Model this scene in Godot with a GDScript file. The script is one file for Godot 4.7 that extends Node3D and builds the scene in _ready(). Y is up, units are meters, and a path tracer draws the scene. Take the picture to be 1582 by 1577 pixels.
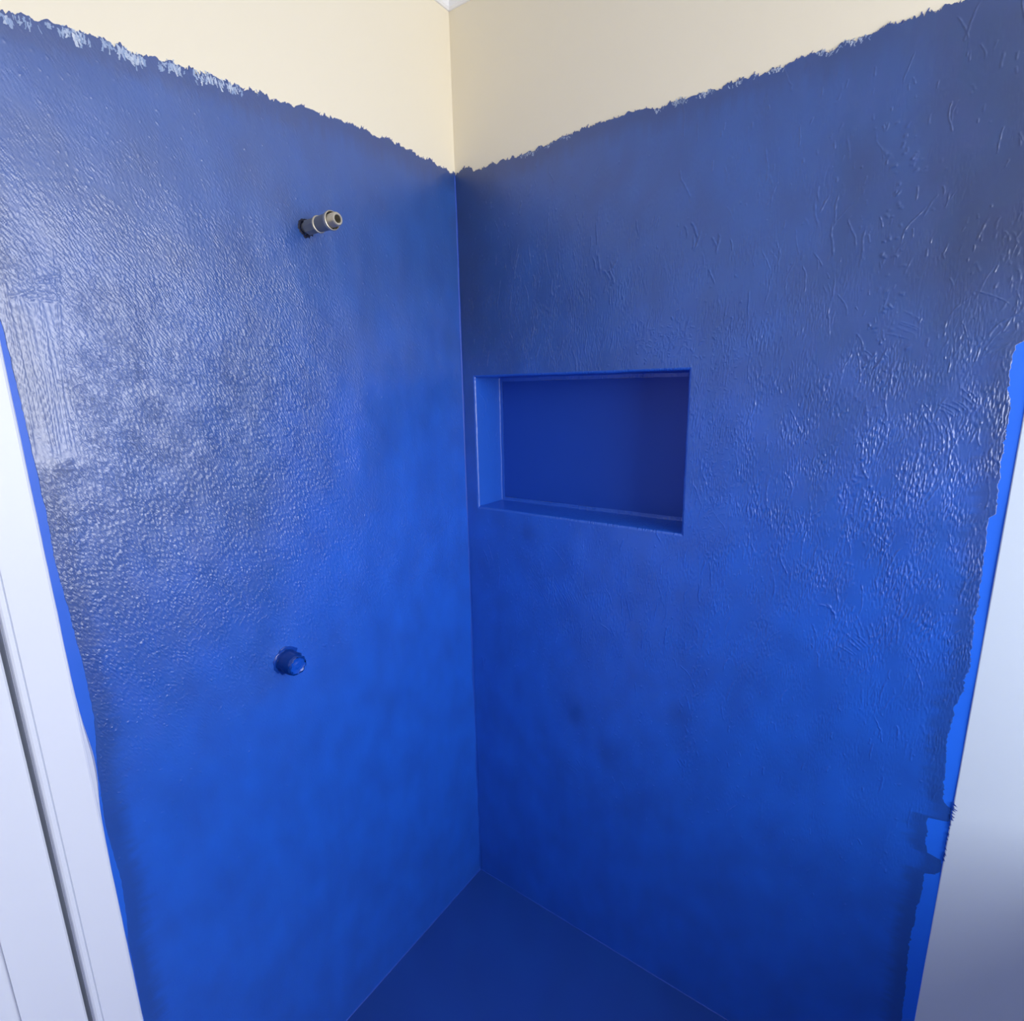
extends Node3D
# A corner of a shower recess coated with blue waterproofing membrane.
# Left wall: plane x = 0, runs along z.  Right wall: plane z = 0, runs along x.  Metres, y up.

const CEIL := 2.49
const CORNICE := 2.418
const LEFT_END := 0.936       # where the architrave begins on the left wall
const RIGHT_END := 1.134      # where the white board begins on the right wall
const NX0 := 0.045
const NX1 := 0.610
const NY0 := 1.231
const NY1 := 1.578
const ND := 0.107
const ROOM_X := 2.3
const ROOM_Z := 2.5
const TW := 1152
const TH := 2048
const SPAN_U := 1.2
const SPAN_V := 2.2

var rng := RandomNumberGenerator.new()
var big := FastNoiseLite.new()
var mid := FastNoiseLite.new()
var fine := FastNoiseLite.new()
var hm := PackedFloat32Array()

# ---------------------------------------------------------------- helpers
func tag(o, label, category = "", group = "", kind = ""):
	if label: o.set_meta("label", label)
	if category: o.set_meta("category", category)
	if group: o.set_meta("group", group)
	if kind: o.set_meta("kind", kind)
	return o

func mesh_of(st: SurfaceTool, called: String, mat: Material, parent: Node = self) -> MeshInstance3D:
	var o := MeshInstance3D.new()
	o.name = called
	st.generate_tangents()
	o.mesh = st.commit()
	o.material_override = mat
	o.cast_shadow = GeometryInstance3D.SHADOW_CASTING_SETTING_ON
	parent.add_child(o, true)
	return o

func begin() -> SurfaceTool:
	var st := SurfaceTool.new()
	st.begin(Mesh.PRIMITIVE_TRIANGLES)
	st.set_color(Color.WHITE)
	return st

func tri(st: SurfaceTool, a: Vector3, b: Vector3, c: Vector3, n: Vector3):
	if (b - a).cross(c - a).dot(n) > 0.0:
		var t := b
		b = c
		c = t
	for p in [a, b, c]:
		st.set_normal(n)
		st.set_uv(Vector2(p.x + p.z, -p.y))
		st.add_vertex(p)

func quad(st: SurfaceTool, a: Vector3, b: Vector3, c: Vector3, d: Vector3, n: Vector3):
	tri(st, a, b, c, n)
	tri(st, a, c, d, n)

func box(st: SurfaceTool, lo: Vector3, hi: Vector3):
	var x := [lo.x, hi.x]
	var y := [lo.y, hi.y]
	var z := [lo.z, hi.z]
	for k in 2:
		var s := 2.0 * k - 1.0
		quad(st, Vector3(x[k], lo.y, lo.z), Vector3(x[k], hi.y, lo.z), Vector3(x[k], hi.y, hi.z), Vector3(x[k], lo.y, hi.z), Vector3(s, 0, 0))
		quad(st, Vector3(lo.x, y[k], lo.z), Vector3(hi.x, y[k], lo.z), Vector3(hi.x, y[k], hi.z), Vector3(lo.x, y[k], hi.z), Vector3(0, s, 0))
		quad(st, Vector3(lo.x, lo.y, z[k]), Vector3(hi.x, lo.y, z[k]), Vector3(hi.x, hi.y, z[k]), Vector3(lo.x, hi.y, z[k]), Vector3(0, 0, s))

# a closed profile in the (a, b) plane pushed along an axis; place(a, b, t) gives the point
func extrude(st: SurfaceTool, prof: PackedVector2Array, t0: float, t1: float, place: Callable):
	var c := Vector2.ZERO
	for q in prof: c += q / prof.size()
	var axis: Vector3 = (place.call(0.0, 0.0, 1.0) - place.call(0.0, 0.0, 0.0)).normalized()
	var cw := Geometry2D.is_polygon_clockwise(prof)
	for i in prof.size():
		var p := prof[i]
		var q := prof[(i + 1) % prof.size()]
		var e := (q - p).normalized()
		var out := Vector2(e.y, -e.x) if not cw else Vector2(-e.y, e.x)
		if Geometry2D.is_point_in_polygon((p + q) / 2 + out * 1e-5, prof): out = -out
		var n: Vector3 = place.call(out.x, out.y, 0.0) - place.call(0.0, 0.0, 0.0)
		quad(st, place.call(p.x, p.y, t0), place.call(q.x, q.y, t0), place.call(q.x, q.y, t1), place.call(p.x, p.y, t1), n.normalized())
	var idx := Geometry2D.triangulate_polygon(prof)
	for k in range(0, idx.size(), 3):
		for e2 in [[t0, -1.0], [t1, 1.0]]:
			tri(st, place.call(prof[idx[k]].x, prof[idx[k]].y, e2[0]), place.call(prof[idx[k + 1]].x, prof[idx[k + 1]].y, e2[0]), place.call(prof[idx[k + 2]].x, prof[idx[k + 2]].y, e2[0]), axis * e2[1])

# profile (x along the pipe, r) turned round the x axis; wob = unevenness of the radius
func lathe(st: SurfaceTool, prof: Array, segs: int, faceted := false, wob := 0.0, seed_off := 0.0):
	for i in prof.size() - 1:
		var p: Vector2 = prof[i]
		var q: Vector2 = prof[i + 1]
		var e := (q - p).normalized()
		var nx := -e.y
		var nr := e.x
		for k in segs:
			var v := []
			var nn := []
			for j in [k, k + 1]:
				var an := TAU * float(j % segs) / segs
				var am := TAU * (k + 0.5) / segs
				for w in [p, q]:
					var r: float = w.y
					if wob > 0.0 and r > 0.001: r += wob * fine.get_noise_3d(w.x * 900.0 + seed_off, cos(an) * 14.0, sin(an) * 14.0 + seed_off)
					v.append(Vector3(w.x, r * cos(an), r * sin(an)))
					var ang: float = am if faceted else an
					nn.append(Vector3(nx, nr * cos(ang), nr * sin(ang)).normalized())
			var order := [0, 1, 3, 0, 3, 2]
			var g: Vector3 = (v[1] - v[0]).cross(v[3] - v[0]) + (v[3] - v[0]).cross(v[2] - v[0])
			if g.dot(nn[0] + nn[2] + nn[1]) > 0.0: order = [0, 3, 1, 0, 2, 3]
			for m in order:
				st.set_normal(nn[m])
				st.set_uv(Vector2(float(k) / segs, v[m].x * 20.0))
				st.add_vertex(v[m])

func lerp_table(t: Array, x: float) -> float:
	if x <= t[0][0]: return t[0][1]
	for i in t.size() - 1:
		if x <= t[i + 1][0]:
			return lerpf(t[i][1], t[i + 1][1], (x - t[i][0]) / (t[i + 1][0] - t[i][0]))
	return t[-1][1]

# ---------------------------------------------------------------- relief of the brushed membrane
func clear_relief():
	hm = PackedFloat32Array()
	hm.resize(TW * TH)
	hm.fill(0.0)

# a ridge (a > 0) or groove (a < 0), a and r in millimetres, at (u, v) metres, direction in degrees from the horizontal
func ridge(u: float, v: float, deg: float, length: float, r: float, a: float, bend := 0.0, wander := 6.0):
	var x := u / SPAN_U * TW
	var y := (1.0 - v / SPAN_V) * TH
	var ang := deg_to_rad(deg)
	var n := int(maxf(2.0, length / 1.05))
	var rr := int(ceil(r * 1.8))
	var bstep := deg_to_rad(bend) / n
	var inv := 1.0 / (r * r)
	var beads := rng.randf() * 20.0
	for i in n:
		x += cos(ang)
		y -= sin(ang)
		ang += bstep + deg_to_rad(rng.randf_range(-wander, wander))
		var t := float(i) / n
		var amp := a * minf(1.0, 5.0 * minf(t + 0.08, 1.08 - t)) * (0.75 + 0.25 * sin(i * 0.55 + beads))
		var ix := int(x)
		var iy := int(y)
		if ix < rr + 1 or iy < rr + 1 or ix >= TW - rr - 2 or iy >= TH - rr - 2: continue
		for dy in range(-rr, rr + 1):
			var fy := iy + dy - y
			var row := (iy + dy) * TW + ix
			for dx in range(-rr, rr + 1):
				var fx := ix + dx - x
				var h := amp * exp(-(fx * fx + fy * fy) * inv)
				if a > 0.0:
					if h > hm[row + dx]: hm[row + dx] = h
				else:
					if h < hm[row + dx]: hm[row + dx] = h

func fan(u: float, v: float, deg: float, count: int, gap: float, length: float, r: float, a: float, bend: float, spread := 3.0):
	for i in count:
		var k := i - (count - 1) / 2.0
		var across := deg_to_rad(deg + 90.0)
		ridge(u + cos(across) * k * gap * 0.001, v + sin(across) * k * gap * 0.001 + rng.randf_range(-0.004, 0.004), deg + k * spread, length * rng.randf_range(0.6, 1.1), r, a * rng.randf_range(0.6, 1.1), bend, 2.0)

# fine brushed grain, stretched along the strokes; weight(u, v) says how strong
func grain(period: float, stretch: float, slant: float, amp: float, seed_: int, weight: Callable):
	var nz := FastNoiseLite.new()
	nz.seed = seed_
	nz.noise_type = FastNoiseLite.TYPE_SIMPLEX
	nz.frequency = 1.0 / period
	nz.fractal_octaves = 2
	var im := nz.get_image(TW, int(TH / stretch))
	im.convert(Image.FORMAT_RF)
	im.resize(TW, TH, Image.INTERPOLATE_CUBIC)
	var d := im.get_data().to_float32_array()
	for by in range(8, TH - 8, 8):
		for bx in range(8, TW - 8, 8):
			var w: float = amp * weight.call((bx + 4.0) / TW * SPAN_U, (1.0 - (by + 4.0) / TH) * SPAN_V)
			if w < 0.01: continue
			for y in range(by, by + 8):
				var row := y * TW
				var sh := int(y * slant)
				for x in range(bx, bx + 8):
					hm[row + x] += w * (d[row + (x + sh) % TW] - 0.5)

func relief_texture(strength: float) -> ImageTexture:
	var im := Image.create_from_data(TW, TH, false, Image.FORMAT_RF, hm.to_byte_array())
	im.bump_map_to_normal_map(strength)
	return ImageTexture.create_from_image(im)

func relief_left() -> ImageTexture:
	clear_relief()
	rng.seed = 11
	# short roller and brush dabs, leaning, thick in the middle of the wall
	for i in 42000:
		var u := rng.randf_range(0.02, 0.93)
		var v := rng.randf_range(0.25, 2.03)
		var w := exp(-pow((v - 1.54) / 0.24, 2.0)) * smoothstep(0.32, 0.6, u) + 0.28 * exp(-pow((v - 1.15) / 0.25, 2.0)) + 0.05
		w *= 0.6 + 0.8 * clampf(0.5 + mid.get_noise_2d(u * 600.0, v * 600.0), 0.0, 1.0)
		if u > 0.866 and v > 1.45 and v < 1.68: w *= 0.1
		if rng.randf() > w: continue
		var lean := 62.0 + 50.0 * mid.get_noise_2d(u * 260.0 + 50.0, v * 260.0)
		ridge(u, v, lean + rng.randf_range(-28.0, 28.0), rng.randf_range(2.0, 7.0), rng.randf_range(0.8, 1.3), rng.randf_range(0.12, 0.36), rng.randf_range(-20.0, 20.0), 9.0)
	# long brush-drawn strokes beside the door
	for i in 60:
		var u2 := rng.randf_range(0.868, 0.93)
		ridge(u2, rng.randf_range(1.46, 1.56), 90.0 + rng.randf_range(-1.5, 1.5), rng.randf_range(60.0, 200.0), rng.randf_range(0.8, 1.5), rng.randf_range(0.2, 0.6), 0.0, 0.6)
	# curls and blobs near the lower end of those strokes
	for i in 26:
		ridge(0.862 + rng.randf_range(-0.02, 0.012), 1.535 + rng.randf_range(-0.06, 0.05), rng.randf_range(20.0, 160.0), rng.randf_range(5.0, 14.0), 1.6, rng.randf_range(0.4, 0.7), rng.randf_range(-90.0, 90.0), 10.0)
	for i in 6: ridge(0.908 - rng.randf() * 0.010, 1.450 + rng.randf_range(-0.004, 0.003), 178.0 + rng.randf_range(-16.0, 16.0), rng.randf_range(8.0, 22.0), rng.randf_range(2.2, 3.4), rng.randf_range(1.0, 2.0), rng.randf_range(-20.0, 20.0), 6.0)
	for i in 6: ridge(0.904 - rng.randf() * 0.012, 1.330 + rng.randf_range(-0.006, 0.006), 178.0 + rng.randf_range(-40.0, 40.0), rng.randf_range(4.0, 14.0), rng.randf_range(1.8, 2.6), rng.randf_range(0.8, 1.5), rng.randf_range(-20.0, 20.0), 8.0)
	for i in 7: ridge(0.884 + i * 0.003, 1.452, 88.0, 9.0, 1.2, 0.5)
	for i in 8: ridge(0.93 - rng.randf() * 0.05, 1.685 + rng.randf_range(-0.012, 0.018), 170.0 + rng.randf_range(-14.0, 14.0), rng.randf_range(20.0, 42.0), 2.4, 0.8, 8.0, 3.0)
	# slanting dabs lower down
	for i in 150:
		ridge(0.70 + rng.randf_range(-0.09, 0.09), 1.17 + rng.randf_range(-0.06, 0.06), 118.0 + rng.randf_range(-22.0, 22.0), rng.randf_range(6.0, 16.0), 1.3, rng.randf_range(0.15, 0.4), 12.0)
	for i in 60:
		ridge(0.60 + rng.randf_range(-0.05, 0.05), 0.66 + rng.randf_range(-0.07, 0.07), 128.0 + rng.randf_range(-10.0, 10.0), rng.randf_range(6.0, 22.0), 1.1, rng.randf_range(0.1, 0.22))
	# specks
	for i in 420:
		ridge(rng.randf_range(0.03, 0.93), rng.randf_range(0.5, 2.0), rng.randf_range(0.0, 180.0), rng.randf_range(1.0, 4.0), rng.randf_range(1.2, 2.2), rng.randf_range(0.2, 0.6))
	grain(4.6, 2.4, 0.45, 1.6, 101, func(u, v): return (1.0 - 0.85 * smoothstep(0.845, 0.882, u + 0.01 * mid.get_noise_1d(v * 400.0)) * smoothstep(1.42, 1.47, v) * smoothstep(1.72, 1.66, v)) * (exp(-pow((v - 1.52) / 0.24, 2.0)) * smoothstep(0.30, 0.55, u) + 0.3 * exp(-pow((v - 1.18) / 0.2, 2.0)) + 0.10) * clampf(0.75 + 0.9 * mid.get_noise_2d(u * 500.0, v * 400.0), 0.15, 1.3))
	return relief_texture(1.0)

func relief_right() -> ImageTexture:
	clear_relief()
	rng.seed = 23
	# runs and ridges that follow the vertical brush, thick towards the outer side
	for i in 7000:
		var u := rng.randf_range(0.02, 1.12)
		var v := rng.randf_range(0.2, 2.04)
		var outer := smoothstep(0.5, 0.85, u)
		var w := 0.10 + 0.62 * outer * exp(-pow((v - 1.45) / 0.45, 2.0)) + 0.35 * exp(-pow((u - 0.25) / 0.2, 2.0) - pow((v - 1.7) / 0.17, 2.0)) + 0.3 * exp(-pow((u - 0.4) / 0.3, 2.0) - pow((v - 1.02) / 0.12, 2.0)) + 0.5 * exp(-pow((u - 0.66) / 0.05, 2.0) - pow((v - 1.4) / 0.2, 2.0))
		w *= smoothstep(0.15, 0.8, v) * (0.3 + 1.3 * clampf(0.5 + 0.9 * mid.get_noise_2d(u * 420.0 + 900.0, v * 300.0), 0.0, 1.0))
		if rng.randf() > w: continue
		var big_one := rng.randf() < 0.22
		var len_: float = rng.randf_range(18.0, 60.0) if big_one else rng.randf_range(3.0, 15.0)
		ridge(u, v, 90.0 + rng.randfn(0.0, 9.0), len_, rng.randf_range(0.85, 1.5), rng.randf_range(0.22, 0.62) * (1.2 if big_one else 1.0), rng.randfn(0.0, 14.0), 6.0)
	# crackled net over and beside the niche
	for i in 130:
		ridge(0.565 + rng.randfn(0.0, 0.045), 1.635 + rng.randfn(0.0, 0.022), rng.randf_range(0.0, 180.0), rng.randf_range(4.0, 13.0), 1.4, rng.randf_range(0.3, 0.6), rng.randf_range(-80.0, 80.0), 12.0)
	for i in 300:
		ridge(0.655 + absf(rng.randfn(0.0, 0.035)), rng.randf_range(1.18, 1.68), rng.randf_range(0.0, 180.0), rng.randf_range(2.5, 8.0), 1.4, rng.randf_range(0.2, 0.5), rng.randf_range(-60.0, 60.0), 12.0)
	# forked ridges high up
	for f in [[0.400, 1.83, 0.0], [0.428, 1.80, 12.0], [0.445, 1.815, -18.0], [0.60, 1.86, 30.0], [0.62, 1.84, -8.0], [0.655, 1.83, 24.0], [0.93, 1.60, 8.0], [0.945, 1.60, -14.0], [0.93, 1.41, 0.0], [0.98, 1.28, 16.0], [0.90, 1.13, 60.0]]:
		ridge(f[0], f[1], 270.0 + f[2], 34.0, 2.0, 0.9, -20.0, 8.0)
		ridge(f[0] - 0.014, f[1] - 0.004, 300.0 + f[2], 26.0, 1.7, 0.7, -30.0, 8.0)
	# hatches and fans of bristle marks
	fan(0.524, 1.86, 72.0, 4, 4.5, 19.0, 1.2, 0.6, 0.0)
	fan(0.274, 1.015, 128.0, 17, 6.0, 60.0, 1.1, 0.32, 0.0, 0.5)
	fan(0.345, 1.01, 122.0, 12, 7.0, 62.0, 1.1, 0.38, 0.0, 0.5)
	fan(0.225, 1.055, 132.0, 9, 7.0, 40.0, 1.1, 0.28, 0.0, 0.5)
	fan(0.374, 0.533, 140.0, 12, 5.0, 36.0, 1.1, 0.22, 0.0)
	fan(0.46, 0.45, 140.0, 9, 6.0, 44.0, 1.1, 0.16, 0.0)
	fan(1.035, 1.43, 84.0, 9, 6.5, 74.0, 1.5, 0.62, 40.0, -2.0)
	fan(1.065, 1.50, 128.0, 8, 5.0, 36.0, 1.4, 0.5, 30.0)
	fan(1.01, 1.35, 66.0, 7, 7.0, 46.0, 1.5, 0.6, 20.0)
	fan(0.985, 1.63, 145.0, 7, 5.0, 34.0, 1.3, 0.4, 10.0)
	fan(1.03, 1.12, 58.0, 9, 6.0, 42.0, 1.5, 0.65, 30.0, 5.0)
	fan(0.99, 1.07, 98.0, 8, 8.0, 55.0, 1.5, 0.55, 12.0, 3.0)
	fan(0.965, 1.05, 140.0, 6, 7.0, 40.0, 1.6, 0.6, 10.0, 3.0)
	fan(1.06, 1.05, 118.0, 4, 8.0, 44.0, 1.5, 0.5, 0.0, 3.0)
	fan(1.0, 0.94, 92.0, 6, 9.0, 60.0, 1.4, 0.42, -20.0, 3.0)
	fan(0.95, 1.29, 90.0, 7, 7.0, 60.0, 1.4, 0.5, 0.0, 2.0)
	fan(0.94, 1.40, 90.0, 5, 5.0, 70.0, 1.5, 0.6, 0.0, 1.0)
	# a vertical seam of blobs down the outer third
	for i in 110:
		ridge(0.937 + rng.randfn(0.0, 0.014), rng.randf_range(1.2, 1.95), rng.randf_range(0.0, 180.0), rng.randf_range(2.0, 9.0), rng.randf_range(1.6, 2.6), rng.randf_range(0.4, 0.95), rng.randf_range(-60.0, 60.0), 12.0)
	for i in 60:
		ridge(0.655 + rng.randfn(0.0, 0.01), rng.randf_range(0.62, 1.0), 90.0 + rng.randfn(0.0, 14.0), rng.randf_range(5.0, 22.0), 1.7, rng.randf_range(0.25, 0.6), 0.0, 8.0)
	for i in 50:
		ridge(1.09 + rng.randfn(0.0, 0.015), rng.randf_range(1.56, 1.8), 80.0 + rng.randfn(0.0, 20.0), rng.randf_range(4.0, 18.0), 1.6, rng.randf_range(0.2, 0.45), 0.0, 9.0)
	for i in 500:
		ridge(rng.randf_range(0.02, 1.12), rng.randf_range(0.45, 2.0), rng.randf_range(50.0, 130.0), rng.randf_range(1.0, 4.0), rng.randf_range(1.2, 2.0), rng.randf_range(0.2, 0.55))
	grain(4.5, 3.4, 0.0, 1.5, 103, func(u, v): return (1.0 - 0.6 * smoothstep(1.5, 1.75, v) * smoothstep(0.7, 0.95, u)) * smoothstep(0.1, 0.7, v) * (0.12 + 0.6 * smoothstep(0.45, 0.8, u) * exp(-pow((v - 1.35) / 0.4, 2.0)) + 0.5 * exp(-pow((u - 0.3) / 0.25, 2.0) - pow((v - 1.70) / 0.14, 2.0)) + 0.35 * exp(-pow((u - 0.35) / 0.25, 2.0) - pow((v - 1.02) / 0.12, 2.0))) * clampf(0.6 + 1.1 * mid.get_noise_2d(u * 330.0 + 400.0, v * 220.0), 0.05, 1.3))
	return relief_texture(1.0)

# slow waviness of a coat, metres
func swell(u: float, v: float, off: float) -> float:
	return 0.0011 * big.get_noise_2d(u * 100.0 + off, v * 62.0) + 0.00035 * mid.get_noise_2d(u * 300.0 + off, v * 170.0)

# ---------------------------------------------------------------- coats on a wall
var coat_side := 0            # 0: left wall (u = z), 1: right wall (u = x)
var coat_off := 0.0

func on_wall(u: float, v: float, h: float) -> Vector3:
	return Vector3(h, v, u) if coat_side == 0 else Vector3(u, v, h)

func coat_vertex(st: SurfaceTool, u: float, v: float, h: float, tint: Color, tilt := Vector2.ZERO):
	var e := 0.004
	var du := (swell(u + e, v, coat_off) - swell(u - e, v, coat_off)) / (2 * e)
	var dv := (swell(u, v + e, coat_off) - swell(u, v - e, coat_off)) / (2 * e)
	st.set_normal(on_wall(tilt.x - du, tilt.y - dv, 1.0).normalized())
	st.set_uv(Vector2(u / SPAN_U, 1.0 - v / SPAN_V))
	st.set_color(tint)
	st.add_vertex(on_wall(u, v, h + swell(u, v, coat_off)))

# cells between rows[j][i] = [u, v, h, colour, tilt]
func coat_cells(st: SurfaceTool, rows: Array, skip = null):
	var up := on_wall(0, 0, 1)
	for j in rows.size() - 1:
		for i in rows[j].size() - 1:
			var q := [rows[j][i], rows[j][i + 1], rows[j + 1][i + 1], rows[j + 1][i]]
			if skip != null and skip.call((q[0][0] + q[2][0]) / 2, (q[0][1] + q[2][1]) / 2): continue
			var a := on_wall(q[0][0], q[0][1], 0)
			var b := on_wall(q[1][0], q[1][1], 0)
			var c := on_wall(q[2][0], q[2][1], 0)
			var order := [0, 1, 2, 0, 2, 3]
			if (b - a).cross(c - a).dot(up) > 0.0: order = [0, 2, 1, 0, 3, 2]
			for k in order:
				coat_vertex(st, q[k][0], q[k][1], q[k][2], q[k][3], q[k][4])

func jag(t: float, off: float, amount: float) -> float:
	var rough := clampf(0.55 + 1.3 * fine.get_noise_2d(t * 40.0, off + 130.0), 0.1, 1.2)
	var s := rough * (0.45 * fine.get_noise_2d(t * 420.0, off) + 0.4 * fine.get_noise_2d(t * 1100.0, off + 40.0)) + 0.8 * fine.get_noise_2d(t * 110.0, off + 80.0)
	return amount * s

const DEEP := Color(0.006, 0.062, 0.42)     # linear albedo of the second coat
const LIT_BLUE := Color(0.010, 0.100, 0.56)     # lower tone of the coat, with missing light put into it
const DULL_BLUE := Color(0.014, 0.075, 0.32)      # duller upper tone of the coat, partly painted-in shade
const SHADE_BLUE := Color(0.006, 0.030, 0.135)  # darkest tone, shade painted into the top of the right wall
const THIN := Color(0.012, 0.15, 0.85)      # the first, brighter coat

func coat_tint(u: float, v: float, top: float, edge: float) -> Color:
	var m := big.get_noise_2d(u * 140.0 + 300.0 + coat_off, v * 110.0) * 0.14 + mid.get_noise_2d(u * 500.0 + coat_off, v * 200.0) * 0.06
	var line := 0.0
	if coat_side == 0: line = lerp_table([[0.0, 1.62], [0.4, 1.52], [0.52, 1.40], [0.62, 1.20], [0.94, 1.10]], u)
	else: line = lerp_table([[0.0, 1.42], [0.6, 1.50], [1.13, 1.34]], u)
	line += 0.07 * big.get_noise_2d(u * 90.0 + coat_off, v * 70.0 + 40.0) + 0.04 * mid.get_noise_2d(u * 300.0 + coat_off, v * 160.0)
	var c := LIT_BLUE.lerp(DULL_BLUE, smoothstep(-0.34, 0.34, v - line))  # brighter below, dimmer above: light and shade put into the coat colour
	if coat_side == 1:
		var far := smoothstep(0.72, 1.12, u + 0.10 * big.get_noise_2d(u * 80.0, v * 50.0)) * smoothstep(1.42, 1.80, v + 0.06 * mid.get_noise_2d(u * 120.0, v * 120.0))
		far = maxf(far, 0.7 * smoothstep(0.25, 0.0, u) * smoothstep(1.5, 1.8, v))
		c = c.lerp(SHADE_BLUE, far)  # painted shade towards the outer and inner top corners
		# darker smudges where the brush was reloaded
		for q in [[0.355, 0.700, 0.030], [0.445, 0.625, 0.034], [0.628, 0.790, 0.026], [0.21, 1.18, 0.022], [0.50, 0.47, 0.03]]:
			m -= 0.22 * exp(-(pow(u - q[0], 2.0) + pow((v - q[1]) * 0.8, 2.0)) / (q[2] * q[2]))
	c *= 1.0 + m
	var n := 0.012 * mid.get_noise_2d(u * 900.0, v * 900.0 + coat_off)
	var band := smoothstep(0.046, 0.022, top - v + n)
	band = maxf(band, 0.9 * smoothstep(0.040, 0.014, edge - u + n))
	# brushed-on borders are thicker and greyer
	return c.lerp(Color(0.012, 0.044, 0.19), 0.6 * band)

func top_left(u: float) -> float:
	return lerp_table([[0.0, 2.074], [0.14, 2.081], [0.2, 2.082], [0.323, 2.079], [0.456, 2.067], [0.577, 2.057], [0.687, 2.045], [0.8, 2.038], [0.869, 2.026], [1.0, 2.02]], u) + jag(u, 3.0, 0.009)

func top_right(u: float) -> float:
	var t := lerp_table([[0.0, 2.066], [0.02, 2.078], [0.055, 2.079], [0.06, 2.069], [0.14, 2.070], [0.227, 2.071], [0.3, 2.081], [0.358, 2.083], [0.49, 2.088], [0.5, 2.080], [0.627, 2.079], [0.757, 2.082], [0.833, 2.086], [0.919, 2.092], [1.2, 2.09]], u)
	return t + jag(u, 17.0, 0.008)

func edge_left(v: float) -> float:
	var e := lerp_table([[0.3, 0.935], [0.5, 0.936], [0.644, 0.935], [0.681, 0.930], [0.758, 0.927], [0.825, 0.931], [0.87, 0.933], [0.975, 0.928], [1.056, 0.919], [1.133, 0.919], [1.231, 0.923], [1.313, 0.927], [1.392, 0.926], [1.493, 0.928], [1.64, 0.931], [1.68, 0.936], [2.2, 0.936]], v)
	return e + jag(v, 60.0, 0.0012)

func edge_right(v: float) -> float:
	var e := lerp_table([[0.0, 1.117], [0.267, 1.115], [0.465, 1.106], [0.586, 1.110], [0.628, 1.112], [0.634, 1.128], [0.645, 1.133], [0.668, 1.133], [0.674, 1.108], [0.70, 1.105], [0.748, 1.102], [0.753, 1.130], [0.757, 1.133], [0.782, 1.133], [0.786, 1.126], [0.801, 1.118], [0.91, 1.111], [0.983, 1.113], [1.021, 1.121], [1.074, 1.124], [1.147, 1.119], [1.189, 1.120], [1.251, 1.118], [1.327, 1.114], [1.334, 1.123], [1.431, 1.118], [1.494, 1.118], [1.573, 1.108], [1.60, 1.112], [1.62, 1.133], [2.2, 1.133]], v)
	return minf(e + jag(v, 90.0, 0.004), 1.1335)

func axis_steps(a: float, b: float, step: float, extra := []) -> Array:
	var r := []
	var n := int(ceil((b - a) / step))
	for i in n + 1: r.append(lerpf(a, b, float(i) / n))
	for x in extra:
		if x > a and x < b: r.append(x)
	r.sort()
	return r

func coat(side: int, parent: Node, mat: Material) -> MeshInstance3D:
	coat_side = side
	coat_off = 0.0 if side == 0 else 517.0
	var H := 0.0016
	var core_u: float = 0.88 if side == 0 else 1.06
	var core_v := 2.0
	var topf := top_left if side == 0 else top_right
	var edgef := edge_left if side == 0 else edge_right
	var st := begin()
	var us := axis_steps(0.0, core_u, 0.009, [NX0 - 0.006, NX1 + 0.006] if side == 1 else [])
	var vs := axis_steps(0.0, core_v, 0.012, [NY0 - 0.006, NY1 + 0.006] if side == 1 else [])
	var rows := []
	for v in vs:
		var row := []
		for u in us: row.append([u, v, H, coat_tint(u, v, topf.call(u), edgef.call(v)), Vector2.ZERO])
		rows.append(row)
	coat_cells(st, rows, func(u, v): return side == 1 and u > NX0 - 0.006 and u < NX1 + 0.006 and v > NY0 - 0.006 and v < NY1 + 0.006)
	# the uneven outer border
	rows = []
	for v in axis_steps(0.0, core_v, 0.002):
		var e: float = edgef.call(v)
		var row := []
		for i in 9:
			var f := [0.0, 0.25, 0.5, 0.7, 0.85, 0.93, 0.97, 0.99, 1.0][i] as float
			var u := lerpf(core_u, e, f)
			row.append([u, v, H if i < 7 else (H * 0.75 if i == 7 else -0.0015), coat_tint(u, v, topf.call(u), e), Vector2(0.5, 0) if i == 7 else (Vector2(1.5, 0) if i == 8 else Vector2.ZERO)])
		rows.append(row)
	coat_cells(st, rows)
	# the ragged brushed top
	var umax: float = 0.936 if side == 0 else 1.133
	rows = [[], [], [], [], [], [], []]
	for u in axis_steps(0.0, umax, 0.0012):
		var t: float = topf.call(u)
		for j in 7:
			var f := [0.0, 0.3, 0.55, 0.8, 0.94, 0.985, 1.0][j] as float
			var v := lerpf(core_v, t, f)
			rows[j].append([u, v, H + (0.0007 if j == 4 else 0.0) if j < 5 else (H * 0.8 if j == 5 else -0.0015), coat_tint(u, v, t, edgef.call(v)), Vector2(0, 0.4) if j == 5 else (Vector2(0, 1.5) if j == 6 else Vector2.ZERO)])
	coat_cells(st, rows)
	return mesh_of(st, "blue_coat", mat, parent)

# a plain thin patch of coating between two uneven curves; lo(v) .. hi(v) across u
func side_strip(called: String, side: int, parent: Node, mat: Material, v0: float, v1: float, lo: Callable, hi: Callable, h: float, tint: Color) -> MeshInstance3D:
	coat_side = side
	coat_off = 0.0 if side == 0 else 517.0
	var st := begin()
	var rows := []
	for v in axis_steps(v0, v1, 0.003):
		var row := []
		for i in 6:
			row.append([lerpf(lo.call(v), hi.call(v), i / 5.0), v, h, tint, Vector2.ZERO])
		rows.append(row)
	coat_cells(st, rows)
	return mesh_of(st, called, mat, parent)

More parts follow.
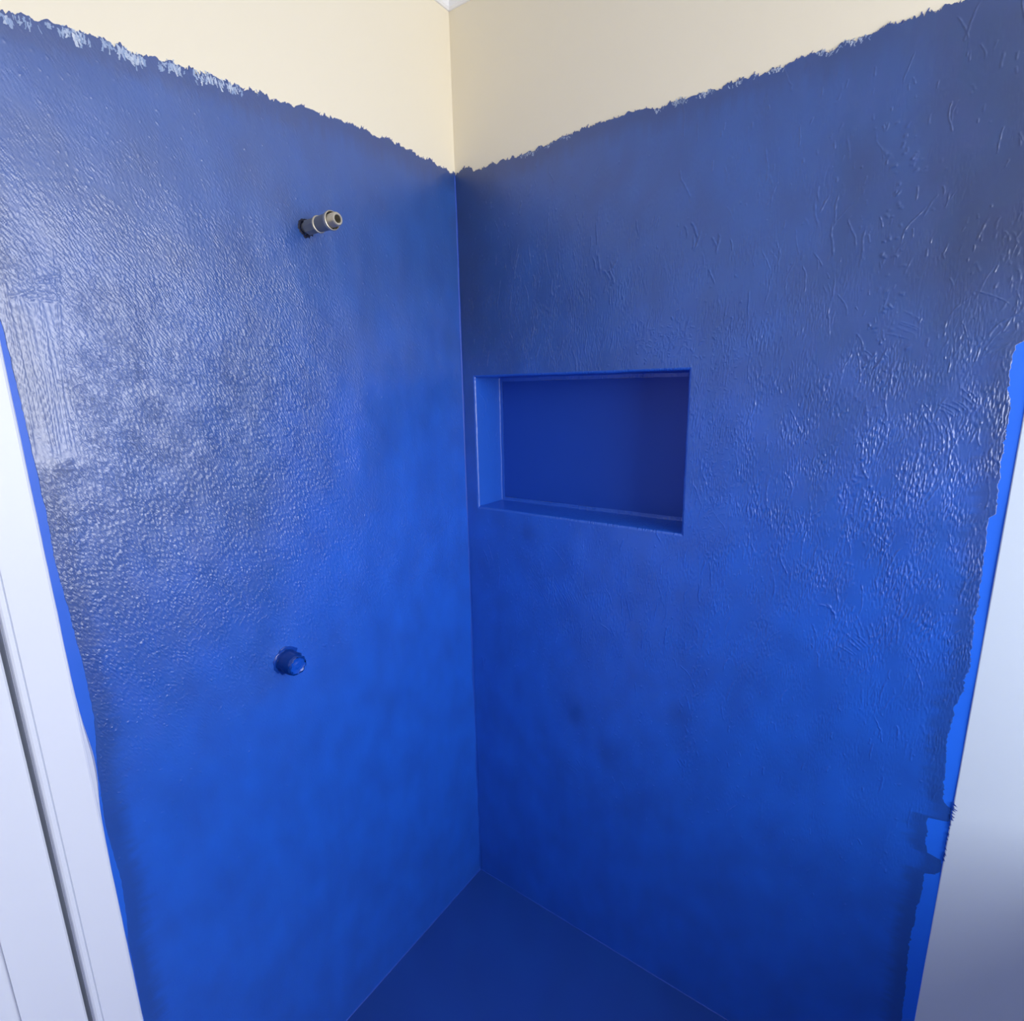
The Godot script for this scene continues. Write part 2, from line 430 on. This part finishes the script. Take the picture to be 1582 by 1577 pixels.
# dry-brushed scrapes of pale primer along the top of the coat
func dry_brush(side: int, parent: Node, mat: Material, u0: float, u1: float, amount: float, seed_: int):
	coat_side = side
	coat_off = 0.0 if side == 0 else 517.0
	rng.seed = seed_
	var topf := top_left if side == 0 else top_right
	var st := begin()
	var u := u0
	while u < u1:
		var w := rng.randf_range(0.0008, 0.0032)
		var patch := clampf(0.5 + 1.6 * fine.get_noise_2d(u * 60.0, seed_ * 3.0), 0.0, 1.0)
		for k in 3:
			if rng.randf() > amount * patch: continue
			var t: float = topf.call(u)
			var hi := t + rng.randf_range(-0.010, 0.0015) * (1.0 if side == 0 else 0.6)
			var lo := hi - rng.randf_range(0.002, 0.011) * (1.0 if side == 0 else 0.6)
			var lean := rng.randf_range(-0.003, 0.004)
			var c := Color(0.22, 0.32, 0.55).lerp(Color(0.66, 0.72, 0.80), rng.randf() * patch)
			var rows := []
			for j in 6:
				var f := j / 5.0
				var half := w * rng.randf_range(0.25, 0.8)
				var cu := u + lean * f + rng.randf_range(-0.0006, 0.0006)
				var v := lerpf(lo, hi, f)
				var hh := 0.0026 if v < t - 0.002 else 0.0012
				rows.append([[cu - half, v, hh - 0.0008, c, Vector2(-0.3, 0)], [cu, v, hh, c, Vector2.ZERO], [cu + half, v, hh - 0.0008, c, Vector2(0.3, 0)]])
			coat_cells(st, rows)
		u += w * rng.randf_range(0.4, 0.9)
	mesh_of(st, "dry_brush_mark", mat, parent)

# small blue tufts of bristle marks that overshoot a ragged top
func tufts(side: int, parent: Node, mat: Material, u0: float, u1: float, count: int, seed_: int):
	coat_side = side
	coat_off = 0.0 if side == 0 else 517.0
	rng.seed = seed_
	var topf := top_left if side == 0 else top_right
	var st := begin()
	for i in count:
		var u := rng.randf_range(u0, u1)
		var t: float = topf.call(u) - 0.003
		var len_ := rng.randf_range(0.002, 0.006)
		var lean := rng.randf_range(-0.3, 0.9) * (-1.0 if side == 0 else 1.0)
		var w := rng.randf_range(0.0007, 0.0018)
		var rows := []
		for j in 4:
			var f := j / 3.0
			var hw := w * (1.0 - 0.8 * f)
			var cu := u + lean * len_ * f
			rows.append([[cu - hw, t + len_ * f, 0.0, DEEP * 0.8, Vector2(-0.5, 0)], [cu, t + len_ * f, 0.0014, DEEP * 0.8, Vector2.ZERO], [cu + hw, t + len_ * f, 0.0, DEEP * 0.8, Vector2(0.5, 0)]])
		coat_cells(st, rows)
	mesh_of(st, "brush_tufts", mat, parent)

# lining of the niche: loops (grow outwards, z), each side on its own so that the corners stay crisp
func niche(parent: Node, mat: Material, back_mat: Material):
	var st := begin()
	coat_side = 1
	coat_off = 517.0
	var loops := [[0.0062, 0.0017], [0.0035, 0.0012], [0.0012, -0.0005], [0.0, -0.004], [0.0, -0.03], [0.0, -0.06], [0.0, -0.1045], [-0.0004, -0.1058], [-0.0016, -ND + 0.0002], [-0.010, -ND]]
	var corner := func(k: int, g: float) -> Vector2:
		return [Vector2(NX0 - g, NY0 - g), Vector2(NX1 + g, NY0 - g), Vector2(NX1 + g, NY1 + g), Vector2(NX0 - g, NY1 + g)][k % 4]
	for k in 4:
		var inward: Vector2 = [Vector2(0, 1), Vector2(-1, 0), Vector2(0, -1), Vector2(1, 0)][k]
		var n := 40
		for j in loops.size() - 1:
			for i in n:
				var v := []
				var nn := []
				var uv := []
				for q in [[i, j], [i + 1, j], [i + 1, j + 1], [i, j + 1]]:
					var g: float = loops[q[1]][0]
					var z: float = loops[q[1]][1]
					var f: float = float(q[0]) / n
					var p: Vector2 = corner.call(k, g).lerp(corner.call(k + 1, g), f)
					var wob := 0.0
					if q[0] > 0 and q[0] < n and q[1] > 0: wob = 0.0011 * big.get_noise_2d(f * 60.0 + k * 200.0, z * 300.0) + 0.0004 * mid.get_noise_2d(f * 200.0 + k * 99.0, z * 500.0)
					p += inward * wob
					v.append(Vector3(p.x, p.y, z if q[1] > 0 else z + swell(p.x, p.y, coat_off)))
					var a: Array = loops[maxi(q[1] - 1, 0)]
					var b: Array = loops[mini(q[1] + 1, loops.size() - 1)]
					var dg: float = a[0] - b[0]
					var dz: float = a[1] - b[1]
					var m := Vector2(absf(dz), absf(dg)).normalized()
					nn.append(Vector3(inward.x * m.x, inward.y * m.x, m.y))
					uv.append(Vector2((p.x + (z * 1.0 if k % 2 == 1 else 0.0)) / SPAN_U + 0.3, 1.0 - (p.y + (z if k % 2 == 0 else 0.0)) / SPAN_V))
				var order := [0, 1, 2, 0, 2, 3]
				if ((v[1] - v[0]).cross(v[2] - v[0])).dot(nn[0] + nn[2]) > 0.0: order = [0, 2, 1, 0, 3, 2]
				for m2 in order:
					st.set_normal(nn[m2])
					st.set_uv(uv[m2])
					st.set_color(LIT_BLUE)  # brightened blue, light on the reveals put into the colour
					st.add_vertex(v[m2])
	var lining := mesh_of(st, "niche", mat, parent)
	tag(lining, "blue coated shallow niche recessed in the wall")
	st = begin()
	var xs := axis_steps(NX0 + 0.01, NX1 - 0.01, 0.02)
	var ys := axis_steps(NY0 + 0.01, NY1 - 0.01, 0.02)
	for j in ys.size() - 1:
		for i in xs.size() - 1:
			var pp := []
			for q in [[i, j], [i + 1, j], [i + 1, j + 1], [i, j + 1]]:
				pp.append(Vector3(xs[q[0]], ys[q[1]], -ND))
			for m3 in [0, 2, 1, 0, 3, 2]:
				var p3: Vector3 = pp[m3]
				st.set_normal(Vector3(0.03 * big.get_noise_2d(p3.x * 200.0, p3.y * 200.0), 0.03 * big.get_noise_2d(p3.x * 200.0 + 99.0, p3.y * 200.0), 1.0).normalized())
				st.set_uv(Vector2(p3.x / SPAN_U * 0.9 + 0.1, 0.75 - (p3.y - NY0) / SPAN_V * 0.5))
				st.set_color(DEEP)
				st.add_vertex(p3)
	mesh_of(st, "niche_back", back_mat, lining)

# concave cove where two coated planes meet
func cove(called: String, parent: Node, mat: Material, place: Callable, length: float, r: float):
	var st := begin()
	var n := int(length / 0.02)
	for i in n:
		for k in 5:
			var v := []
			var nn := []
			for q in [[i, k], [i + 1, k], [i + 1, k + 1], [i, k + 1]]:
				var t: float = length * q[0] / n
				var rr := r * (1.0 + 0.35 * mid.get_noise_1d(t * 300.0))
				var an: float = PI / 2 * q[1] / 5.0
				v.append(place.call(0.0012 + rr * (1.0 - sin(an)), 0.0012 + rr * (1.0 - cos(an)), t))
				nn.append((place.call(sin(an), cos(an), 0.0) - place.call(0.0, 0.0, 0.0)).normalized())
			var order := [0, 1, 2, 0, 2, 3]
			if ((v[1] - v[0]).cross(v[2] - v[0])).dot(nn[0] + nn[2]) > 0.0: order = [0, 2, 1, 0, 3, 2]
			for m in order:
				st.set_normal(nn[m])
				st.set_uv(Vector2(v[m].x + v[m].z, v[m].y))
				st.set_color(DEEP)
				st.add_vertex(v[m])
	mesh_of(st, called, mat, parent)

func plain(c: Color, rough: float, metal := 0.0) -> StandardMaterial3D:
	var m := StandardMaterial3D.new()
	m.albedo_color = c
	m.roughness = rough
	m.metallic = metal
	return m

# ---------------------------------------------------------------- scene
func _ready():
	# camera
	var cam := Camera3D.new()
	cam.name = "camera"
	cam.keep_aspect = Camera3D.KEEP_HEIGHT
	cam.fov = 85.7694
	cam.near = 0.02
	cam.position = Vector3(0.98671, 1.5478, 1.16349)
	cam.rotation_degrees = Vector3(-12.48518, 35.53927, -1.09363)
	add_child(cam)
	cam.current = true

	# sky and exposure
	var env := Environment.new()
	var sky := Sky.new()
	var sm := ProceduralSkyMaterial.new()
	sm.sky_top_color = Color(0.72, 0.80, 0.92)
	sm.sky_horizon_color = Color(0.92, 0.94, 0.96)
	sm.ground_bottom_color = Color(0.42, 0.40, 0.36)
	sm.ground_horizon_color = Color(0.62, 0.62, 0.60)
	sm.sky_energy_multiplier = 1.0
	sky.sky_material = sm
	env.background_mode = Environment.BG_SKY
	env.sky = sky
	env.background_energy_multiplier = 3.0
	env.tonemap_mode = Environment.TONE_MAPPER_LINEAR
	env.tonemap_exposure = 1.0
	env.sdfgi_enabled = true
	env.ssao_enabled = true
	env.ssil_enabled = true
	var we := WorldEnvironment.new()
	we.name = "world_environment"
	we.environment = env
	add_child(we)

	# daylight entering by the window in the wall to the right of the camera
	var day := AreaLight3D.new()
	day.name = "window_daylight"
	day.area_size = Vector2(1.14, 0.98)
	day.light_color = Color(1.0, 1.0, 1.0)
	day.light_energy = 3.6
	day.shadow_enabled = true
	day.area_range = 8.0
	day.area_attenuation = 2.0
	day.position = Vector3(ROOM_X - 0.012, 1.57, 0.72)
	day.rotation_degrees = Vector3(0, 90, 0)
	add_child(day)

	# noise
	big.seed = 3
	big.frequency = 0.06
	big.fractal_octaves = 2
	mid.seed = 5
	mid.frequency = 0.05
	mid.fractal_octaves = 3
	fine.seed = 9
	fine.frequency = 0.35
	fine.fractal_octaves = 2

	# materials
	var cream := plain(Color(0.935, 0.90, 0.81), 0.75)
	var white := plain(Color(0.88, 0.90, 0.95), 0.42)
	var white_matt := plain(Color(0.80, 0.85, 0.91), 0.7)
	var ceiling_white := plain(Color(0.95, 0.95, 0.95), 0.9)
	var screed := plain(Color(0.50, 0.49, 0.47), 0.85)
	var blue_left := plain(Color.WHITE, 0.36)
	blue_left.vertex_color_use_as_albedo = true
	blue_left.metallic_specular = 0.9
	blue_left.clearcoat_enabled = true
	blue_left.clearcoat = 0.8
	blue_left.clearcoat_roughness = 0.36
	blue_left.normal_enabled = true
	blue_left.normal_scale = 1.4
	blue_left.normal_texture = relief_left()
	var blue_right := blue_left.duplicate() as StandardMaterial3D
	blue_right.normal_texture = relief_right()
	blue_right.clearcoat = 0.15
	blue_right.roughness = 0.4
	var blue_plain := plain(Color.WHITE, 0.5)
	blue_plain.vertex_color_use_as_albedo = true
	var blue_niche := plain(Color.WHITE, 0.5)
	blue_niche.vertex_color_use_as_albedo = true
	blue_niche.metallic_specular = 0.5
	var steel := plain(Color(0.52, 0.53, 0.54), 0.45, 0.35)
	var steel_pale := plain(Color(0.78, 0.75, 0.68), 0.4, 0.75)
	var dark := plain(Color(0.03, 0.035, 0.05), 0.7)
	var dark_blue := plain(Color(0.045, 0.07, 0.19), 0.6)

	# ---- the room
	var st := begin()
	box(st, Vector3(-0.2, -0.12, -0.2), Vector3(ROOM_X + 0.2, 0.0, ROOM_Z + 0.2))
	var floor_ := mesh_of(st, "floor", screed)
	tag(floor_, "floor of the shower recess under blue membrane", "", "", "structure")
	st = begin()
	var fx := axis_steps(0.0, ROOM_X, 0.04)
	var fz := axis_steps(0.0, ROOM_Z, 0.04)
	for j in fz.size() - 1:
		for i in fx.size() - 1:
			for q in [[i, j], [i + 1, j], [i + 1, j + 1], [i, j], [i + 1, j + 1], [i, j + 1]]:
				var p := Vector3(fx[q[0]], 0.0016, fz[q[1]])
				st.set_normal(Vector3(0.02 * big.get_noise_2d(p.x * 150.0, p.z * 150.0), 1.0, 0.02 * big.get_noise_2d(p.x * 150.0 + 70.0, p.z * 150.0)).normalized())
				st.set_uv(Vector2(p.x, p.z))
				st.set_color(Color(0.005, 0.05, 0.30) * (1.0 + 0.1 * big.get_noise_2d(p.x * 90.0, p.z * 90.0)))
				st.add_vertex(p)
	mesh_of(st, "blue_coat", blue_plain, floor_)
	cove("corner_seal", floor_, blue_plain, func(a, b, t): return Vector3(a, b, t), 0.93, 0.004)
	cove("corner_seal", floor_, blue_plain, func(a, b, t): return Vector3(t, b, a), RIGHT_END, 0.004)

	st = begin()
	box(st, Vector3(-0.2, CEIL, -0.2), Vector3(ROOM_X + 0.2, CEIL + 0.12, ROOM_Z + 0.2))
	tag(mesh_of(st, "ceiling", ceiling_white), "plain white ceiling in the top corner", "", "", "structure")

	# cove cornice between the walls and the ceiling
	var cp := PackedVector2Array([Vector2(0, CORNICE), Vector2(0.004, CORNICE)])
	for k in 9:
		var an := PI / 2 * k / 8.0
		cp.append(Vector2(0.072 - 0.064 * cos(an), CEIL - 0.068 + 0.064 * sin(an)))
	cp.append(Vector2(0.076, CEIL))
	cp.append(Vector2(0, CEIL))
	st = begin()
	extrude(st, cp, 0.0, ROOM_Z, func(a, b, t): return Vector3(a, b, t))
	extrude(st, cp, 0.0, ROOM_X, func(a, b, t): return Vector3(t, b, a))
	tag(mesh_of(st, "trim_4", ceiling_white), "white cove cornice in the top corner above the cream walls", "", "", "structure")

	# left wall with the doorway
	st = begin()
	box(st, Vector3(-0.15, 0, -0.15), Vector3(0, CEIL, 0.997))
	box(st, Vector3(-0.15, 2.05, 0.999), Vector3(0, CEIL, 1.78))
	box(st, Vector3(-0.15, 0, 1.78), Vector3(0, CEIL, ROOM_Z))
	var wl := mesh_of(st, "wall_left", cream)
	tag(wl, "left shower wall, cream at the top and blue membrane below", "", "", "structure")
	side_strip("first_coat", 0, wl, blue_plain, 0.0, 2.0, func(v): return 0.90, func(v): return 0.9385, 0.0009, Color(0.012, 0.115, 0.62))
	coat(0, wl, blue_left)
	dry_brush(0, wl, blue_plain, 0.655, 0.80, 0.95, 41)
	dry_brush(0, wl, blue_plain, 0.80, 0.935, 0.75, 43)
	dry_brush(0, wl, blue_plain, 0.52, 0.655, 0.6, 44)
	tufts(0, wl, blue_plain, 0.02, 0.66, 70, 51)
	cove("corner_seal", wl, blue_plain, func(a, b, t): return Vector3(a, t, b), 2.068, 0.005)

	# right wall with the niche
	st = begin()
	var g := 0.005
	box(st, Vector3(0, 0, -0.15), Vector3(NX0 - g, CEIL, 0))
	box(st, Vector3(NX1 + g, 0, -0.15), Vector3(ROOM_X, CEIL, 0))
	box(st, Vector3(NX0 - g, 0, -0.15), Vector3(NX1 + g, NY0 - g, 0))
	box(st, Vector3(NX0 - g, NY1 + g, -0.15), Vector3(NX1 + g, CEIL, 0))
	box(st, Vector3(NX0 - g, NY0 - g, -0.15), Vector3(NX1 + g, NY1 + g, -ND - 0.006))
	var wr := mesh_of(st, "wall_right", cream)
	tag(wr, "right shower wall with a niche, cream at the top and blue membrane below", "", "", "structure")
	side_strip("first_coat", 1, wr, blue_plain, 0.0, 2.0, func(v): return 1.08, func(v): return RIGHT_END, 0.0011, THIN)
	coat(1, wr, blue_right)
	niche(wr, blue_right, blue_niche)
	dry_brush(1, wr, blue_plain, 0.20, 0.34, 0.5, 61)
	dry_brush(1, wr, blue_plain, 0.52, 0.68, 0.5, 62)
	dry_brush(1, wr, blue_plain, 0.70, 0.90, 0.4, 63)
	tufts(1, wr, blue_plain, 0.0, 1.05, 130, 64)

	# walls behind the camera
	st = begin()
	box(st, Vector3(0, 0, ROOM_Z), Vector3(ROOM_X, CEIL, ROOM_Z + 0.15))
	tag(mesh_of(st, "wall_rear", cream), "cream wall behind the camera", "", "", "structure")
	var wy0 := 1.06
	var wy1 := 2.08
	var wz0 := 0.12
	var wz1 := 1.32
	st = begin()
	box(st, Vector3(ROOM_X, 0, -0.15), Vector3(ROOM_X + 0.15, CEIL, wz0))
	box(st, Vector3(ROOM_X, 0, wz1), Vector3(ROOM_X + 0.15, CEIL, ROOM_Z))
	box(st, Vector3(ROOM_X, 0, wz0), Vector3(ROOM_X + 0.15, wy0, wz1))
	box(st, Vector3(ROOM_X, wy1, wz0), Vector3(ROOM_X + 0.15, CEIL, wz1))
	tag(mesh_of(st, "wall_window", cream), "cream wall that holds the window, out of view to the right", "", "", "structure")
	# the membrane goes round the rest of the room, waist high
	st = begin()
	st.set_color(DEEP)
	box(st, Vector3(0.0, 0.0, ROOM_Z - 0.0016), Vector3(ROOM_X, 1.05, ROOM_Z))
	mesh_of(st, "blue_coat", blue_plain, get_node("wall_rear"))
	st = begin()
	st.set_color(DEEP)
	box(st, Vector3(ROOM_X - 0.0016, 0.0, 0.006), Vector3(ROOM_X, 1.05, ROOM_Z))
	mesh_of(st, "blue_coat", blue_plain, get_node("wall_window"))
	st = begin()
	box(st, Vector3(ROOM_X + 0.05, wy0, wz0), Vector3(ROOM_X + 0.10, wy0 + 0.04, wz1))
	box(st, Vector3(ROOM_X + 0.05, wy1 - 0.04, wz0), Vector3(ROOM_X + 0.10, wy1, wz1))
	box(st, Vector3(ROOM_X + 0.05, wy0 + 0.04, wz0), Vector3(ROOM_X + 0.10, wy1 - 0.04, wz0 + 0.04))
	box(st, Vector3(ROOM_X + 0.05, wy0 + 0.04, wz1 - 0.04), Vector3(ROOM_X + 0.10, wy1 - 0.04, wz1))
	box(st, Vector3(ROOM_X + 0.05, wy0 + 0.04, 0.70), Vector3(ROOM_X + 0.10, wy1 - 0.04, 0.74))
	var win := mesh_of(st, "window_1", white)
	tag(win, "white framed two-light window that lets the daylight in", "", "", "structure")
	var glass := plain(Color(0.95, 0.98, 1.0, 0.06), 0.02)
	glass.transparency = BaseMaterial3D.TRANSPARENCY_ALPHA
	for zz in [[wz0 + 0.04, 0.70], [0.74, wz1 - 0.04]]:
		st = begin()
		box(st, Vector3(ROOM_X + 0.073, wy0 + 0.04, zz[0]), Vector3(ROOM_X + 0.077, wy1 - 0.04, zz[1]))
		mesh_of(st, "pane", glass, win)

	# white board that finishes the right wall
	st = begin()
	var bp := PackedVector2Array([Vector2(RIGHT_END, 0), Vector2(ROOM_X, 0), Vector2(ROOM_X, 0.003), Vector2(RIGHT_END + 0.0012, 0.003), Vector2(RIGHT_END, 0.0022)])
	extrude(st, bp, 0.0, CORNICE, func(a, b, t): return Vector3(a, t, b))
	var board := mesh_of(st, "trim_2", white_matt)
	tag(board, "smooth white board along the outer edge of the right wall", "", "", "structure")
	# a few bristle marks of blue dragged over its edge
	st = begin()
	coat_side = 1
	coat_off = 517.0
	rng.seed = 77
	for i in 46:
		var v := rng.randf_range(0.672, 0.796)
		var core := 1.0 if v > 0.76 else 0.55
		var reach := rng.randf_range(0.002, 0.0085) * core
		var w := rng.randf_range(0.0012, 0.0028)
		var rr := []
		for j in 5:
			var f := j / 4.0
			var hw := w * (1.0 - 0.75 * f)
			var u := 1.1325 + reach * f
			rr.append([[u, v - hw - 0.003 * f, 0.0030, DEEP * 0.8, Vector2(0, -0.4)], [u, v - 0.003 * f, 0.0042, DEEP * 0.8, Vector2.ZERO], [u, v + hw - 0.003 * f, 0.0030, DEEP * 0.8, Vector2(0, 0.4)]])
		coat_cells(st, rr)
	mesh_of(st, "brush_tufts", blue_plain, board)

	# added unseen partition, coated blue, to shade the lower right wall and board
	st = begin()
	box(st, Vector3(1.50, 0.0, 0.006), Vector3(1.60, 0.868, 0.66))
	var low := mesh_of(st, "wall_added", cream)
	tag(low, "added unseen low partition that shades the lower right wall", "", "", "structure")
	st = begin()
	st.set_color(DEEP)
	box(st, Vector3(1.4984, 0.0, 0.006), Vector3(1.6016, 0.87, 0.6616))
	mesh_of(st, "blue_coat", blue_plain, low)

	# architrave, door
	st = begin()
	var A0 := LEFT_END + 0.002
	var ap := PackedVector2Array([Vector2(0, A0), Vector2(0.008, A0), Vector2(0.0105, A0 + 0.0012), Vector2(0.012, A0 + 0.004), Vector2(0.012, 0.9885), Vector2(0.0095, 0.9895), Vector2(0.012, 0.9905), Vector2(0.012, 0.9955), Vector2(0.0105, 0.998), Vector2(0.007, 0.999), Vector2(0, 0.999)])
	extrude(st, ap, 0.0, 2.12, func(a, b, t): return Vector3(a, t, b))
	var far := PackedVector2Array([Vector2(0, 1.78), Vector2(0.012, 1.78), Vector2(0.012, 1.84), Vector2(0, 1.84)])
	extrude(st, far, 0.0, 2.12, func(a, b, t): return Vector3(a, t, b))
	box(st, Vector3(0, 2.05, 0.999), Vector3(0.012, 2.12, 1.78))
	box(st, Vector3(-0.15, 0, 0.997), Vector3(0, 2.05, 0.9995))
	var arch := mesh_of(st, "trim_1", white)
	tag(arch, "white painted door architrave at the left edge", "", "", "structure")
	# uneven caulk and paint along its inner edge
	st = begin()
	var vs2 := axis_steps(0.0, 2.0, 0.012)
	for i in vs2.size() - 1:
		var v0: float = vs2[i]
		var v1: float = vs2[i + 1]
		var b0 := 0.0016 + 0.0085 * exp(-pow((v0 - 0.985) / 0.075, 2.0)) + 0.0006 * mid.get_noise_1d(v0 * 300.0)
		var b1 := 0.0016 + 0.0085 * exp(-pow((v1 - 0.985) / 0.075, 2.0)) + 0.0006 * mid.get_noise_1d(v1 * 300.0)
		quad(st, Vector3(0.0, v0, A0 - b0), Vector3(0.0, v1, A0 - b1), Vector3(0.0045, v1, A0 - b1 * 0.6), Vector3(0.0045, v0, A0 - b0 * 0.6), Vector3(0.3, 0, -0.95).normalized())
		quad(st, Vector3(0.0045, v0, A0 - b0 * 0.6), Vector3(0.0045, v1, A0 - b1 * 0.6), Vector3(0.0095, v1, A0 + 0.001), Vector3(0.0095, v0, A0 + 0.001), Vector3(0.8, 0, -0.6).normalized())
	mesh_of(st, "caulk_bead", white, arch)

	# door leaf: stiles and rails round recessed panels
	var door := Node3D.new()
	door.name = "door_1"
	door.position = Vector3(0, 0, 1.39)
	add_child(door)
	tag(door, "white panelled door at the far left edge", "", "", "structure")
	var dz0 := 1.0055 - 1.39
	var dz1 := 1.7735 - 1.39
	for s in 2:
		st = begin()
		var e0: float = dz0 if s == 0 else dz1
		var e1: float = dz0 + 0.071 if s == 0 else dz1 - 0.071
		var sp := PackedVector2Array([Vector2(-0.036, e0), Vector2(0.0, e0), Vector2(0.003, lerpf(e0, e1, 0.04)), Vector2(0.003, e1), Vector2(-0.036, e1)])
		extrude(st, sp, 0.01, 2.04, func(a, b, t): return Vector3(a, t, b))
		mesh_of(st, "stile", white, door)
	for yy in [[0.01, 0.21], [0.94, 1.06], [1.93, 2.04]]:
		st = begin()
		box(st, Vector3(-0.036, yy[0], dz0 + 0.071), Vector3(0.003, yy[1], dz1 - 0.071))
		mesh_of(st, "rail", white, door)
	for yy in [[0.21, 0.94], [1.06, 1.93]]:
		st = begin()
		box(st, Vector3(-0.026, yy[0], dz0 + 0.071), Vector3(-0.004, yy[1], dz1 - 0.071))
		mesh_of(st, "panel", white, door)
	st = begin()
	box(st, Vector3(-0.15, 0, 0.999), Vector3(-0.04, 2.05, 1.02))
	box(st, Vector3(-0.15, 0, 1.76), Vector3(-0.04, 2.05, 1.78))
	box(st, Vector3(-0.15, 0.0, 1.02), Vector3(-0.10, 2.05, 1.76))
	tag(mesh_of(st, "trim_3", white), "white door stop behind the door leaf", "", "", "structure")

	# ---- shower outlet
	var pipe := Node3D.new()
	pipe.name = "pipe_fitting"
	pipe.position = Vector3(0, 1.857, 0.450)
	add_child(pipe)
	tag(pipe, "grey metal threaded pipe outlet with a hollow end, sticking out of the upper left wall", "pipe")
	st = begin()
	lathe(st, [Vector2(-0.004, 0.0180), Vector2(0.0022, 0.0168), Vector2(0.0032, 0.0152), Vector2(0.003, 0.0130), Vector2(0.002, 0.010)], 36, false, 0.004)
	tag(mesh_of(st, "gap_ring", dark_blue, pipe), "dark rough gap in the wall around the pipe")
	st = begin()
	lathe(st, [Vector2(-0.01, 0.0105), Vector2(0.012, 0.0105)], 28)
	mesh_of(st, "pipe_end", steel, pipe)
	st = begin()
	lathe(st, [Vector2(0.010, 0.0), Vector2(0.010, 0.0128), Vector2(0.0115, 0.0142), Vector2(0.0405, 0.0142), Vector2(0.042, 0.013), Vector2(0.042, 0.009)], 8, true)
	mesh_of(st, "hex_nut", steel, pipe)
	st = begin()
	lathe(st, [Vector2(0.041, 0.009), Vector2(0.041, 0.0150), Vector2(0.0425, 0.0158), Vector2(0.0445, 0.0150), Vector2(0.045, 0.0136)], 32)
	mesh_of(st, "washer", steel_pale, pipe)
	st = begin()
	lathe(st, [Vector2(0.044, 0.009), Vector2(0.044, 0.0136), Vector2(0.070, 0.0144), Vector2(0.074, 0.0150), Vector2(0.078, 0.0166)], 32)
	mesh_of(st, "socket", steel, pipe)
	st = begin()
	lathe(st, [Vector2(0.0775, 0.0150), Vector2(0.0778, 0.0168), Vector2(0.0815, 0.0172), Vector2(0.0832, 0.0166), Vector2(0.0836, 0.0156), Vector2(0.0828, 0.0148), Vector2(0.0760, 0.0145), Vector2(0.0755, 0.009)], 40)
	mesh_of(st, "collar", steel_pale, pipe)
	st = begin()
	lathe(st, [Vector2(0.0765, 0.0142), Vector2(0.0768, 0.010)], 40)
	mesh_of(st, "rubber_seal", dark, pipe)
	st = begin()
	var th := [Vector2(0.072, 0.0112)]
	for k in 7:
		th.append(Vector2(0.0775 + k * 0.0028, 0.0108))
		th.append(Vector2(0.0789 + k * 0.0028, 0.0120))
	th.append(Vector2(0.0972, 0.0112))
	th.append(Vector2(0.0985, 0.0102))
	th.append(Vector2(0.0985, 0.0074))
	th.append(Vector2(0.0972, 0.0068))
	th.append(Vector2(0.050, 0.0068))
	lathe(st, th, 36)
	mesh_of(st, "threaded_nipple", steel_pale, pipe)
	st = begin()
	lathe(st, [Vector2(0.074, 0.0069), Vector2(0.074, 0.0)], 24)
	tag(mesh_of(st, "bore", dark, pipe), "dark bore inside the threaded end")

	# ---- capped pipe painted over with the membrane
	var stub := Node3D.new()
	stub.name = "pipe_stub"
	stub.position = Vector3(0, 1.012, 0.592)
	add_child(stub)
	tag(stub, "short capped pipe stub painted over in blue, low on the left wall", "pipe")
	var navy := plain(Color.WHITE, 0.3)
	navy.vertex_color_use_as_albedo = true
	st = begin()
	st.set_color(DEEP * 0.6)  # darkened blue: shade on the sides painted into the colour
	lathe(st, [Vector2(-0.004, 0.0255), Vector2(0.0015, 0.0245), Vector2(0.005, 0.0225), Vector2(0.012, 0.0222), Vector2(0.022, 0.0222), Vector2(0.032, 0.0218), Vector2(0.038, 0.0208), Vector2(0.0415, 0.0185), Vector2(0.0420, 0.0165)], 26, false, 0.0045)
	mesh_of(st, "body", navy, stub)
	st = begin()
	st.set_color(DEEP * 1.15)  # same blue brightened: window light painted onto the end face
	lathe(st, [Vector2(0.0415, 0.0172), Vector2(0.0398, 0.0142), Vector2(0.0392, 0.009), Vector2(0.0402, 0.004), Vector2(0.0398, 0.0)], 26, false, 0.0030, 31.0)
	tag(mesh_of(st, "end_cap", navy, stub), "end face of the stub with window light painted into its blue")
	st = begin()
	st.set_color(DEEP * 0.8)
	lathe(st, [Vector2(-0.002, 0.031), Vector2(0.0020, 0.0285), Vector2(0.0030, 0.0265), Vector2(0.003, 0.020)], 30, false, 0.006, 12.0)
	mesh_of(st, "painted_collar", navy, stub)
